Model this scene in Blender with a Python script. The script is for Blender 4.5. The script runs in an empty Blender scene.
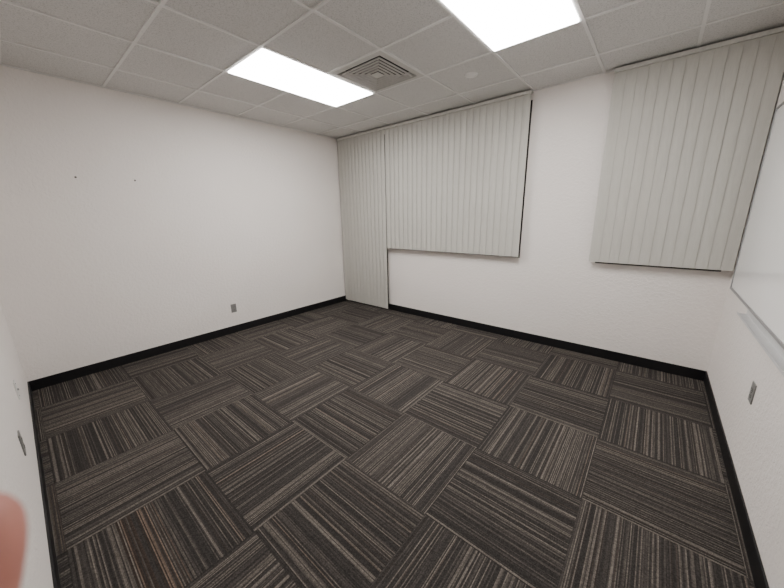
import bpy, bmesh, math, random
from mathutils import Vector, Matrix, Euler
random.seed(4)
sc=bpy.context.scene
col=sc.collection
H=2.74; W=4.763; L=3.944
CAM=Vector((4.2294,-3.7702,1.5191)); YAW,PITCH,ROLL=-0.69777,-0.24846,-0.0187; FPX=312.0

# ---------------------------------------------------------------- nodes
class NT:
    def __init__(s,name):
        s.m=bpy.data.materials.new(name); s.m.use_nodes=True
        s.t=s.m.node_tree; s.n=s.t.nodes; s.b=s.n['Principled BSDF']
    def new(s,ty,**k):
        n=s.n.new(ty)
        for a,v in k.items(): setattr(n,a,v)
        return n
    def link(s,a,b): s.t.links.new(a,b)
    def math(s,op,a,b=None,c=None):
        n=s.new('ShaderNodeMath',operation=op)
        for i,v in enumerate((a,b,c)):
            if v is None: continue
            if isinstance(v,(int,float)): n.inputs[i].default_value=v
            else: s.link(v,n.inputs[i])
        return n.outputs[0]
    def comb(s,x,y,z=0):
        n=s.new('ShaderNodeCombineXYZ')
        for i,v in enumerate((x,y,z)):
            if isinstance(v,(int,float)): n.inputs[i].default_value=v
            else: s.link(v,n.inputs[i])
        return n.outputs[0]
    def noise(s,vec,scale,detail=2,rough=.5,dist=0):
        n=s.new('ShaderNodeTexNoise'); n.inputs['Scale'].default_value=scale
        n.inputs['Detail'].default_value=detail; n.inputs['Roughness'].default_value=rough
        n.inputs['Distortion'].default_value=dist
        if vec is not None: s.link(vec,n.inputs['Vector'])
        return n.outputs['Fac']
    def ramp(s,fac,stops,interp='LINEAR'):
        n=s.new('ShaderNodeValToRGB'); cr=n.color_ramp; cr.interpolation=interp
        while len(cr.elements)<len(stops): cr.elements.new(.5)
        for e,(p,c) in zip(cr.elements,stops):
            e.position=p; e.color=(*c,1) if len(c)==3 else c
        s.link(fac,n.inputs[0]); return n.outputs[0]
    def mix(s,fac,a,b,bt='MIX'):
        n=s.new('ShaderNodeMix',data_type='RGBA',blend_type=bt)
        for i,v in ((0,fac),(6,a),(7,b)):
            if isinstance(v,(int,float)): n.inputs[i].default_value=v
            elif isinstance(v,tuple): n.inputs[i].default_value=(*v,1)
            else: s.link(v,n.inputs[i])
        return n.outputs[2]
    def bump(s,h,strength,dist):
        n=s.new('ShaderNodeBump'); n.inputs['Strength'].default_value=strength
        n.inputs['Distance'].default_value=dist; s.link(h,n.inputs['Height'])
        s.link(n.outputs[0],s.b.inputs['Normal'])
    def obj(s): return s.new('ShaderNodeTexCoord').outputs['Object']
def simple(name,c,rough=.5,metal=0,nscale=30,var=.06,bump=0,spec=.4):
    t=NT(name); o=t.obj(); f=t.noise(o,nscale,3)
    a=tuple(v*(1-var) for v in c); b=tuple(min(1,v*(1+var)) for v in c)
    t.link(t.ramp(f,[(.3,a),(.7,b)]),t.b.inputs['Base Color'])
    t.b.inputs['Roughness'].default_value=rough; t.b.inputs['Metallic'].default_value=metal
    t.b.inputs['Specular IOR Level'].default_value=spec
    if bump: t.bump(f,bump,.002)
    return t.m

def wall_mat():
    t=NT('painted_textured_drywall'); o=t.obj()
    big=t.noise(o,1.2,3); t.link(t.ramp(big,[(.3,(.83,.782,.744)),(.7,(.86,.812,.774))]),t.b.inputs['Base Color'])
    n1=t.noise(o,38,4,.55,.6); n2=t.noise(o,120,2)
    h=t.math('ADD',t.ramp(n1,[(.42,(0,0,0)),(.62,(1,1,1))]),t.math('MULTIPLY',n2,.25))
    t.bump(h,.42,.0036)
    t.b.inputs['Roughness'].default_value=.6; t.b.inputs['Specular IOR Level'].default_value=.3
    return t.m
def ceil_mat():
    t=NT('mineral_fibre_ceiling_tile'); o=t.obj()
    n=t.noise(o,120,4,.7); v=t.new('ShaderNodeTexVoronoi'); v.inputs['Scale'].default_value=75; t.link(o,v.inputs['Vector'])
    c=t.ramp(n,[(.34,(.48,.475,.465)),(.47,(.66,.65,.635)),(.7,(.71,.70,.685))])
    pin=t.ramp(v.outputs['Distance'],[(.12,(.45,.45,.45)),(.25,(1,1,1))])
    t.link(t.mix(.6,c,t.mix(1.0,c,pin,'MULTIPLY')),t.b.inputs['Base Color'])
    t.bump(n,.2,.002); t.b.inputs['Roughness'].default_value=.9
    return t.m
TX,TY,TS=1.07,-3.29,.611
def carpet_mat():
    t=NT('striped_carpet_tile'); o=t.obj()
    sp=t.new('ShaderNodeSeparateXYZ'); t.link(o,sp.inputs[0]); X,Y=sp.outputs[0],sp.outputs[1]
    ux=t.math('DIVIDE',t.math('SUBTRACT',X,TX),TS); uy=t.math('DIVIDE',t.math('SUBTRACT',Y,TY),TS)
    ix=t.math('FLOOR',ux); iy=t.math('FLOOR',uy); fx=t.math('FRACT',ux); fy=t.math('FRACT',uy)
    par=t.math('FLOORED_MODULO',t.math('ADD',ix,iy),2.0)
    par=t.math('LESS_THAN',par,.5)
    inv=t.math('SUBTRACT',1.0,par)
    u=t.math('ADD',t.math('MULTIPLY',fx,par),t.math('MULTIPLY',fy,inv))
    v=t.math('ADD',t.math('MULTIPLY',fy,par),t.math('MULTIPLY',fx,inv))
    wn=t.new('ShaderNodeTexWhiteNoise',noise_dimensions='2D'); t.link(t.comb(ix,iy),wn.inputs['Vector']); rnd=wn.outputs['Value']
    off=t.math('MULTIPLY',rnd,37.0)
    N=132.0
    su=t.math('MULTIPLY',u,N); line=t.math('FLOOR',su)
    w2=t.new('ShaderNodeTexWhiteNoise',noise_dimensions='2D'); t.link(t.comb(line,off),w2.inputs['Vector'])
    w3=t.new('ShaderNodeTexWhiteNoise',noise_dimensions='2D'); t.link(t.comb(t.math('ADD',line,211.0),off),w3.inputs['Vector'])
    # individual loops along every yarn row
    loop=t.math('FLOOR',t.math('MULTIPLY',v,150.0))
    w5=t.new('ShaderNodeTexWhiteNoise',noise_dimensions='3D'); t.link(t.comb(line,loop,off),w5.inputs['Vector'])
    seg=t.noise(t.comb(t.math('MULTIPLY',line,7.31),t.math('ADD',t.math('MULTIPLY',v,4.0),off)),1.0,2,.5)
    val=t.math('ADD',t.math('MULTIPLY',w2.outputs['Value'],.62),t.math('MULTIPLY',seg,.34))
    c=t.ramp(val,[(.0,(.023,.0207,.0195)),(.38,(.031,.0278,.026)),(.52,(.044,.0388,.0355)),(.62,(.066,.058,.0515)),(.72,(.102,.089,.0775)),(.86,(.155,.137,.119))])
    rust=t.math('MULTIPLY',t.math('GREATER_THAN',w3.outputs['Value'],.95),.2)
    isn=t.math('MULTIPLY',t.math('COMPARE',ix,2.0,.1),t.math('COMPARE',iy,-1.0,.1))
    rb=t.math('MULTIPLY',isn,t.math('MULTIPLY',t.math('GREATER_THAN',w3.outputs['Value'],.45),t.math('COMPARE',u,.42,.13)))
    rust=t.math('MAXIMUM',rust,t.math('MULTIPLY',rb,.38))
    hue=t.mix(rust,c,t.mix(1.0,c,(1.4,.95,.68),'MULTIPLY'))
    grc=t.ramp(w5.outputs['Value'],[(0,(.68,.68,.68)),(1,(1.32,1.32,1.32))])
    c2=t.mix(1.0,hue,grc,'MULTIPLY')
    sh=t.math('ADD',.96,t.math('MULTIPLY',par,.14)); sh=t.math('ADD',sh,t.math('MULTIPLY',rnd,.12))  # light on turned pile painted as a lighter tone, plus random tile tone
    n=t.new('ShaderNodeVectorMath',operation='SCALE'); t.link(c2,n.inputs[0]); t.link(sh,n.inputs['Scale'])
    ex=t.math('ABSOLUTE',t.math('SUBTRACT',fx,.5)); ey=t.math('ABSOLUTE',t.math('SUBTRACT',fy,.5))
    e=t.math('GREATER_THAN',t.math('MAXIMUM',ex,ey),.497)
    fin=t.mix(t.math('MULTIPLY',e,.5),n.outputs[0],(.022,.020,.019))
    t.link(fin,t.b.inputs['Base Color'])
    t.bump(t.noise(o,420,2,.5),.35,.003)
    t.b.inputs['Roughness'].default_value=.95; t.b.inputs['Specular IOR Level'].default_value=.1
    return t.m
M_wall=wall_mat(); M_ceil=ceil_mat(); M_carp=carpet_mat()
M_base=simple('black_rubber_base',(.006,.006,.007),.45)
M_grid=simple('painted_steel_grid',(.76,.75,.735),.45,var=.02)
def vane_mat():
    t=NT('fabric_textured_vane_vinyl'); o=t.obj()
    mp=t.new('ShaderNodeMapping'); mp.inputs['Scale'].default_value=(260,260,14); t.link(o,mp.inputs[0])
    f=t.noise(mp.outputs[0],1,3); t.link(t.ramp(f,[(.3,(.49,.478,.437)),(.7,(.535,.523,.482))]),t.b.inputs['Base Color'])
    t.b.inputs['Roughness'].default_value=.85; t.b.inputs['Specular IOR Level'].default_value=.1; return t.m
M_vane=vane_mat()
M_rail=simple('ivory_aluminium_rail',(.58,.57,.53),.4)
M_frame=simple('dark_bronze_aluminium',(.035,.03,.027),.4,.6)
M_glass=simple('dark_night_glass',(.02,.022,.025),.08)
M_board=simple('whiteboard_enamel',(.93,.93,.92),.08,var=.01,nscale=3,spec=.6)
M_alu=simple('satin_aluminium',(.28,.28,.28),.4,.2,var=.03)
M_tray=simple('anodised_aluminium_tray',(.62,.62,.62),.35,.3,var=.03)
M_plate=simple('grey_plastic_plate',(.20,.195,.185),.4,var=.03)
M_platel=simple('ivory_plastic_plate',(.70,.69,.66),.4,var=.03)
M_slot=simple('dark_slot',(.01,.01,.01),.6)
M_vent=simple('painted_diffuser_metal',(.58,.565,.54),.5,var=.04)
M_ventd=simple('duct_painted_shade',(.02,.019,.017),.8)  # near-black colour paints in the shade behind the louvres
M_steel=simple('screw_steel',(.12,.11,.10),.4,.6)
M_smoke=simple('off_white_plastic',(.80,.79,.77),.5,var=.02)
def lens_mat():
    t=NT('prismatic_light_lens'); o=t.obj()
    v=t.new('ShaderNodeTexVoronoi'); v.inputs['Scale'].default_value=90; t.link(o,v.inputs['Vector'])
    t.bump(v.outputs['Distance'],.3,.002)
    t.b.inputs['Base Color'].default_value=(.9,.9,.9,1)
    t.b.inputs['Emission Color'].default_value=(1,.975,.952,1); t.b.inputs['Emission Strength'].default_value=12.4
    return t.m
M_lens=lens_mat()

# ---------------------------------------------------------------- mesh helpers
def addbox(bm,x0,x1,y0,y1,z0,z1,mi=0,bev=0):
    r=bmesh.ops.create_cube(bm,size=1,matrix=Matrix.Translation(((x0+x1)/2,(y0+y1)/2,(z0+z1)/2))@Matrix.Diagonal((x1-x0,y1-y0,z1-z0,1)))
    vs=r['verts']; fs=set(f for v in vs for f in v.link_faces)
    for f in fs: f.material_index=mi
    if bev:
        es=list(set(e for v in vs for e in v.link_edges))
        bmesh.ops.bevel(bm,geom=es,offset=bev,segments=2,affect='EDGES',profile=.5)
def mk(name,bm,mats,parent=None,loc=None,smooth=False,kind=None):
    me=bpy.data.meshes.new(name); bmesh.ops.recalc_face_normals(bm,faces=bm.faces); bm.to_mesh(me); bm.free()
    for m in (mats if isinstance(mats,(list,tuple)) else [mats]): me.materials.append(m)
    if smooth:
        for p in me.polygons: p.use_smooth=True
    ob=bpy.data.objects.new(name,me); col.objects.link(ob)
    if loc is not None: ob.location=loc
    if parent: ob.parent=parent
    if kind: ob['kind']=kind
    return ob
def box(name,b,mat,parent=None,kind=None,bev=0):
    bm=bmesh.new(); addbox(bm,*b,bev=bev); return mk(name,bm,mat,parent,kind=kind)
def empty(name,loc,label,cat,group=None,rot=None):
    e=bpy.data.objects.new(name,None); col.objects.link(e); e.location=loc; e.empty_display_size=.1
    if rot: e.rotation_euler=rot
    e['label']=label; e['category']=cat
    if group: e['group']=group
    return e

# ---------------------------------------------------------------- shell
T=.12
box('floor',(-T,W+T,-L-T,T,-.1,0),M_carp,kind='structure')
box('wall_left',(-T,0,-L-T,T,0,H+.12),M_wall,kind='structure')
box('wall_right',(W,W+T,-L-T,T,0,H+.12),M_wall,kind='structure')
box('wall_near',(0,W,-L-T,-L,0,H+.12),M_wall,kind='structure')
Z0=1.001; ZT=2.66
XA,XB=.996,3.038
ops=[(.04,XA,.0,ZT),(XA+.013,XB,Z0,ZT),(3.79,4.70,Z0,ZT)]
bm=bmesh.new()
addbox(bm,0,.04,0,T,0,H+.12); addbox(bm,.04,XA,0,T,ZT,H+.12)
addbox(bm,XA,XA+.013,0,T,0,H+.12); addbox(bm,XA+.013,XB,0,T,0,Z0); addbox(bm,XA+.013,XB,0,T,ZT,H+.12)
addbox(bm,XB,3.79,0,T,0,H+.12); addbox(bm,3.79,4.70,0,T,0,Z0); addbox(bm,3.79,4.70,0,T,ZT,H+.12); addbox(bm,4.70,W,0,T,0,H+.12)
mk('wall_back',bm,M_wall,kind='structure')
for i,(x0,x1,z0,z1) in enumerate(ops):
    bm=bmesh.new(); fw=.05
    ya,yb=.006,.075
    addbox(bm,x0,x0+fw,ya,yb,z0,z1); addbox(bm,x1-fw,x1,ya,yb,z0,z1)
    addbox(bm,x0+fw,x1-fw,ya,yb,z0,z0+fw); addbox(bm,x0+fw,x1-fw,ya,yb,z1-fw,z1)
    if x1-x0>1.5: addbox(bm,(x0+x1)/2-.025,(x0+x1)/2+.025,ya,yb,z0+fw,z1-fw)
    addbox(bm,x0+fw,x1-fw,.05,.058,z0+fw,z1-fw,1)
    mk('window_%d'%(i+1),bm,[M_frame,M_glass],kind='structure')
bh=.10; bt=.009
def baseb(name,b):
    bm=bmesh.new(); addbox(bm,*b,bev=.003); mk(name,bm,M_base,kind='structure')
baseb('baseboard_left',(0,bt,-L,0,0,bh)); baseb('baseboard_back',(XA,W,-bt,0,0,bh))
baseb('baseboard_right',(W-bt,W,-L,-bt,0,bh)); baseb('baseboard_near',(bt,W-bt,-L,-L+bt,0,bh))

# ---------------------------------------------------------------- ceiling
gx=[0,.565,1.18,1.795,2.42,3.045,3.66,4.275,W]; gy=[0,-.455,-1.075,-1.695,-2.315,-2.935,-3.555,-L]
skip={(2,2),(2,3),(5,2),(5,3),(3,2)}
bm=bmesh.new()
for i in range(8):
    for j in range(7):
        if (i,j) in skip: continue
        addbox(bm,gx[i]+.003,gx[i+1]-.003,gy[j+1]+.003,gy[j]-.003,H+.004,H+.02)
addbox(bm,0,W,-L,0,H+.10,H+.12)
mk('ceiling',bm,M_ceil,kind='structure')
bm=bmesh.new(); g=.0105
for i,x in enumerate(gx):
    a,b=x-g,x+g
    if i==0:a,b=0,.02
    if i==8:a,b=W-.02,W
    addbox(bm,a,b,-L,0,H-.004,H+.006)
for j,y in enumerate(gy):
    a,b=y-g,y+g
    if j==0:a,b=-.02,0
    if j==7:a,b=-L,-L+.02
    for i in range(8):
        if j==3 and i in (2,5): continue
        addbox(bm,gx[i]+g,gx[i+1]-g,a,b,H-.0038,H+.006)
mk('trim_1',bm,M_grid,kind='structure')

for k in (2,5):
    xc=(gx[k]+gx[k+1])/2
    e=empty('ceiling_light',(xc,-1.695,H),'recessed fluorescent ceiling panel with glowing white lens' ,'ceiling light','recessed ceiling light panels')
    bm=bmesh.new(); a,b=.2965,.609; fr=.009
    for bb in ((-a,-a+fr,-b,b),(a-fr,a,-b,b),(-a+fr,a-fr,-b,-b+fr),(-a+fr,a-fr,b-fr,b)):
        addbox(bm,*bb,-.002,.07,bev=.0008)
    addbox(bm,-a+fr,a-fr,-b+fr,b-fr,.05,.07)
    mk('light_frame',bm,M_grid,e)
    bm=bmesh.new(); addbox(bm,-a+fr,a-fr,-b+fr,b-fr,-.012,.009,bev=.005)
    mk('light_lens',bm,M_lens,e)

e=empty('air_vent',((gx[3]+gx[4])/2,(gy[2]+gy[3])/2,H),'square metal ceiling air diffuser with angled louvres','air vent')
def ring(bm,ro,zo,ri,zi,th=.0015):
    vo=[bm.verts.new((sx*ro,sy*ro,zo)) for sx,sy in ((-1,-1),(1,-1),(1,1),(-1,1))]
    vi=[bm.verts.new((sx*ri,sy*ri,zi)) for sx,sy in ((-1,-1),(1,-1),(1,1),(-1,1))]
    vo2=[bm.verts.new((v.co.x,v.co.y,v.co.z+th)) for v in vo]; vi2=[bm.verts.new((v.co.x,v.co.y,v.co.z+th)) for v in vi]
    for i in range(4):
        j=(i+1)%4
        bm.faces.new((vo[i],vo[j],vi[j],vi[i])); bm.faces.new((vo2[i],vi2[i],vi2[j],vo2[j]))
        bm.faces.new((vo[i],vo2[i],vo2[j],vo[j])); bm.faces.new((vi[i],vi[j],vi2[j],vi2[i]))
bm=bmesh.new(); ring(bm,.302,-.005,.256,-.008,.004); ring(bm,.256,-.008,.250,.014)
mk('vent_frame',bm,M_vent,e)
for ro in (.230,.193,.156,.119,.082):
    bm=bmesh.new(); ring(bm,ro,-.007,ro-.014,-.011,.002); ring(bm,ro-.014,-.011,ro-.020,.008,.002); mk('vent_louvre',bm,M_vent,e)
bm=bmesh.new(); addbox(bm,-.044,.044,-.044,.044,-.009,-.004,bev=.0015)
mk('vent_core',bm,M_vent,e)
bm=bmesh.new(); addbox(bm,-.255,.255,-.255,.255,.05,.055); mk('vent_duct',bm,M_ventd,e)
e=empty('smoke_detector',(2.73,-.80,H),'flat round off-white cover on the ceiling tile','smoke detector')
bm=bmesh.new()
bmesh.ops.create_cone(bm,cap_ends=True,segments=40,radius1=.052,radius2=.060,depth=.010,matrix=Matrix.Translation((0,0,-.002)))
mk('detector_base',bm,M_smoke,e)
bm=bmesh.new(); bmesh.ops.create_cone(bm,cap_ends=True,segments=40,radius1=.028,radius2=.042,depth=.008,matrix=Matrix.Translation((0,0,-.0105)))
mk('detector_cap',bm,M_smoke,e)

# ---------------------------------------------------------------- blinds
def vane_mesh(h,cur):
    bm=bmesh.new(); n=12; w=.089; th=.0012; rows=[0,h]
    def prof(t): return (t-.5)*w, -cur*math.sin(math.pi*t)
    grid={}
    for s in (0,1):
        for i in range(n+1):
            x,y=prof(i/n)
            for k,z in enumerate(rows): grid[s,i,k]=bm.verts.new((x,y-s*th,-z))
    for i in range(n):
        bm.faces.new((grid[0,i,0],grid[0,i+1,0],grid[0,i+1,1],grid[0,i,1]))
        bm.faces.new((grid[1,i,0],grid[1,i,1],grid[1,i+1,1],grid[1,i+1,0]))
        for k in (0,1): bm.faces.new((grid[0,i,k],grid[1,i,k],grid[1,i+1,k],grid[0,i+1,k]))
    for i in (0,n): bm.faces.new((grid[0,i,0],grid[0,i,1],grid[1,i,1],grid[1,i,0]))
    bmesh.ops.recalc_face_normals(bm,faces=bm.faces)
    me=bpy.data.meshes.new('vane'); bm.to_mesh(me); bm.free(); me.materials.append(M_vane)
    return me
def blinds(x0,x1,zb,label,ang,cur,jit=1.2):
    yv=-.075; zt=2.695
    xm=(x0+x1)/2
    e=empty('vertical_blind',(xm,yv,zt+.035),label,'blinds','closed vertical window blinds')
    bm=bmesh.new(); addbox(bm,x0-xm,x1-xm,-.022,.022,-.035,-.004,bev=.003)
    addbox(bm,x0-xm,x1-xm,.022,.073,-.012,-.004)
    mk('headrail',bm,M_rail,e)
    me=vane_mesh(zt-zb-.002,cur); pitch=.078; n=max(2,round((x1-x0-.089)/pitch)+1); pitch=(x1-x0-.088)/(n-1)
    for i in range(n):
        v=bpy.data.objects.new('vane',me); col.objects.link(v); v.parent=e
        v.location=(x0-xm+.044+i*pitch,0,-.036)
        v.rotation_euler=(0,0,math.radians(ang+random.uniform(-jit,jit)))
blinds(.02,1.045,.035,'floor-length grey vertical blinds closed in the room corner',-6,.005,.6)
blinds(1.047,3.045,1.02,'wide grey vertical blinds closed over a window',-6,.005,.6)
blinds(3.745,4.755,1.025,'narrow grey vertical blinds closed beside the whiteboard wall',-5.5,.0045,1.0)

# ---------------------------------------------------------------- wall plates
def outlet(loc,rz,label,mat,kind='outlet'):
    e=empty('wall_outlet' if kind=='outlet' else 'wall_jack',loc,label,'outlet' if kind=='outlet' else 'wall plate',rot=(0,0,rz))
    bm=bmesh.new(); addbox(bm,-.035,.035,-.006,0,-.0575,.0575,bev=.0025); mk('cover_plate',bm,mat,e)
    if kind=='outlet':
        for z in (.02,-.02):
            bm=bmesh.new(); bmesh.ops.create_cone(bm,cap_ends=True,segments=32,radius1=.0165,radius2=.0165,depth=.003,matrix=Matrix.Translation((0,-.0065,z))@Matrix.Rotation(math.pi/2,4,'X')@Matrix.Diagonal((1,.82,1,1)))
            for f in bm.faces: f.material_index=0
            addbox(bm,-.0075,-.0055,-.0086,-.0075,z-.002,z+.007,1); addbox(bm,.0055,.0075,-.0086,-.0075,z-.002,z+.006,1)
            addbox(bm,-.002,.002,-.0086,-.0075,z-.011,z-.007,1)
            mk('socket',bm,[mat,M_slot],e)
        bm=bmesh.new(); bmesh.ops.create_cone(bm,cap_ends=True,segments=16,radius1=.003,radius2=.003,depth=.002,matrix=Matrix.Translation((0,-.0068,0))@Matrix.Rotation(math.pi/2,4,'X')); mk('screw',bm,M_steel,e)
    else:
        bm=bmesh.new(); bmesh.ops.create_cone(bm,cap_ends=True,segments=24,radius1=.008,radius2=.006,depth=.008,matrix=Matrix.Translation((0,-.009,0))@Matrix.Rotation(math.pi/2,4,'X')); mk('jack',bm,M_alu,e)
        for z in (.042,-.042):
            bm=bmesh.new(); bmesh.ops.create_cone(bm,cap_ends=True,segments=16,radius1=.003,radius2=.003,depth=.002,matrix=Matrix.Translation((0,-.0068,z))@Matrix.Rotation(math.pi/2,4,'X')); mk('screw',bm,M_steel,e)
outlet((0,-2.05,.34),math.pi/2,'grey duplex outlet low on the long bare wall',M_plate)
outlet((W,-1.35,.54),-math.pi/2,'grey duplex outlet below the whiteboard',M_plate)
outlet((1.97,-L,.46),math.pi,'grey duplex outlet on the narrow side wall',M_plate)
outlet((1.29,-L,.50),math.pi,'off-white cable jack plate on the side wall',M_platel,'jack')
for y in (-3.28,-2.84):
    e=empty('wall_screw',(0,y,1.91),'small dark screw sticking out of the bare wall','screw','screws sticking out of the wall')
    bm=bmesh.new(); R=Matrix.Rotation(math.pi/2,4,'Y')
    bmesh.ops.create_cone(bm,cap_ends=True,segments=16,radius1=.003,radius2=.003,depth=.02,matrix=Matrix.Translation((.008,0,0))@R)
    mk('screw_shaft',bm,M_steel,e)
    bm=bmesh.new(); bmesh.ops.create_cone(bm,cap_ends=True,segments=20,radius1=.005,radius2=.0085,depth=.005,matrix=Matrix.Translation((.02,0,0))@R)
    mk('screw_head',bm,M_steel,e)

# ---------------------------------------------------------------- whiteboard
y0,y1,zb,zt=-.19,-2.63,.90,2.19
e=empty('whiteboard',(W,(y0+y1)/2,zb),'large wall-mounted whiteboard with thin aluminium frame and tray','whiteboard')
hl=(y0-y1)/2; hh=zt-zb
bm=bmesh.new(); addbox(bm,-.012,0,-hl+.01,hl-.01,.01,hh-.01); mk('board_surface',bm,M_board,e)
bm=bmesh.new(); f=.016
for b in ((-hl,-hl+f,0,hh),(hl-f,hl,0,hh),(-hl+f,hl-f,0,f),(-hl+f,hl-f,hh-f,hh)):
    addbox(bm,-.018,0,b[0],b[1],b[2],b[3],bev=.002)
mk('board_frame',bm,M_alu,e)
bm=bmesh.new(); ty0=hl-.62; ty1=-hl+.62
addbox(bm,-.044,0,ty1,ty0,-.052,-.048); addbox(bm,-.047,-.044,ty1,ty0,-.054,-.040,bev=.0012); addbox(bm,-.005,0,ty1,ty0,-.048,-.010)
mk('marker_tray',bm,M_tray,e)

# ---------------------------------------------------------------- camera
def basis():
    cy,sy=math.cos(YAW),math.sin(YAW); cp,sp=math.cos(PITCH),math.sin(PITCH)
    f=Vector((sy*cp,cy*cp,sp)); r=Vector((cy,-sy,0)); u=r.cross(f)
    c,s=math.cos(ROLL),math.sin(ROLL)
    return r*c+u*s,-r*s+u*c,f
r,u,fwd=basis()
cd=bpy.data.cameras.new('camera'); cam=bpy.data.objects.new('camera',cd); col.objects.link(cam)
m=Matrix((r,u,-fwd)).transposed().to_4x4(); m.translation=CAM; cam.matrix_world=m
cd.sensor_width=36; cd.lens=36*FPX/784; cd.clip_start=.01
cd.dof.use_dof=True; cd.dof.focus_distance=3.0; cd.dof.aperture_fstop=9
sc.camera=cam

# ---------------------------------------------------------------- photographer's hand
def skin_mat():
    t=NT('skin'); o=t.obj(); f=t.noise(o,90,3)
    t.link(t.ramp(f,[(.3,(.46,.185,.15)),(.7,(.56,.245,.20))]),t.b.inputs['Base Color'])
    t.b.inputs['Subsurface Weight'].default_value=.1; t.b.inputs['Subsurface Radius'].default_value=(.01,.004,.002); t.b.inputs['Subsurface Scale'].default_value=.2
    t.b.inputs['Roughness'].default_value=.6; return t.m
M_skin=skin_mat(); M_nail=simple('fingernail',(.70,.40,.34),.25); M_slv=simple('dark_cotton_sleeve',(.03,.035,.05),.9,bump=.3,nscale=300)
V=[];E=[];Rr=[]
def add(p,rad,par=None):
    V.append(Vector(p)); Rr.append(rad)
    if par is not None: E.append((par,len(V)-1))
    return len(V)-1
el=add((.10,-.36,-.10),.036); fa=add((.02,-.27,-.085),.030,el); wr=add((-.050,-.200,-.062),.025,fa)
pm=add((-.076,-.165,-.045),.024,wr)
chains=[[(-.084,-.130,-.020,.016),(-.085,-.112,-.002,.0110),(-.077,-.090,.022,.0095),(-.0675,-.068,.0415,.0092),(-.0662,-.0375,.0472,.0088),(-.0668,-.0310,.0475,.0058)],
 [(-.098,-.138,-.018,.015),(-.106,-.125,.006,.0110),(-.102,-.106,.032,.0097),(-.094,-.088,.047,.0090),(-.091,-.074,.050,.0080)],
 [(-.100,-.152,-.020,.014),(-.110,-.144,.002,.0105),(-.108,-.128,.026,.0092),(-.101,-.112,.040,.0084),(-.098,-.099,.043,.0075)],
 [(-.096,-.168,-.028,.013),(-.106,-.163,-.010,.0095),(-.104,-.152,.010,.0084),(-.099,-.140,.022,.0076),(-.096,-.130,.026,.0066)],
 [(-.064,-.150,-.064,.015),(-.058,-.127,-.066,.0115),(-.054,-.103,-.060,.0102),(-.050,-.083,-.050,.0092)]]
for ch in chains:
    p=pm
    for (x,y,z,rr) in ch: p=add((x,y,z),rr,p)
me=bpy.data.meshes.new('hand'); me.from_pydata([Vector((v.x,v.y,-v.z)) for v in V],E,[])
hand=bpy.data.objects.new('hand',me); col.objects.link(hand); me.materials.append(M_skin)
sk=hand.modifiers.new('skin','SKIN'); sk.use_smooth_shade=True
for i,sv in enumerate(me.skin_vertices[0].data): sv.radius=(Rr[i],Rr[i]); sv.use_root=(i==pm)
ss=hand.modifiers.new('sub','SUBSURF'); ss.levels=2; ss.render_levels=2
hand.matrix_world=m
hand['label']="person's bare hand held up with a pink fingertip near the lens"; hand['category']='hand'
bm=bmesh.new(); bmesh.ops.create_uvsphere(bm,u_segments=20,v_segments=12,radius=1,matrix=Matrix.Translation((-.0735,-.0395,-.0472))@Matrix.Diagonal((.0014,.0060,.0044,1)))
mk('fingernail',bm,M_nail,hand,smooth=True)
bm=bmesh.new(); a=Vector((.025,-.275,.086)); b=Vector((.103,-.363,.101)); q=(b-a).to_track_quat('Z','Y').to_matrix().to_4x4()
bmesh.ops.create_cone(bm,cap_ends=False,segments=32,radius1=.038,radius2=.044,depth=(b-a).length,matrix=Matrix.Translation((a+b)/2)@q)
s=mk('sleeve',bm,M_slv,hand,smooth=True); so=s.modifiers.new('s','SOLIDIFY'); so.thickness=.003

w=bpy.data.worlds.new('night'); sc.world=w; w.use_nodes=True
w.node_tree.nodes['Background'].inputs[0].default_value=(.02,.022,.028,1)
sc.view_settings.view_transform='AgX'
sc.view_settings.exposure=1.0
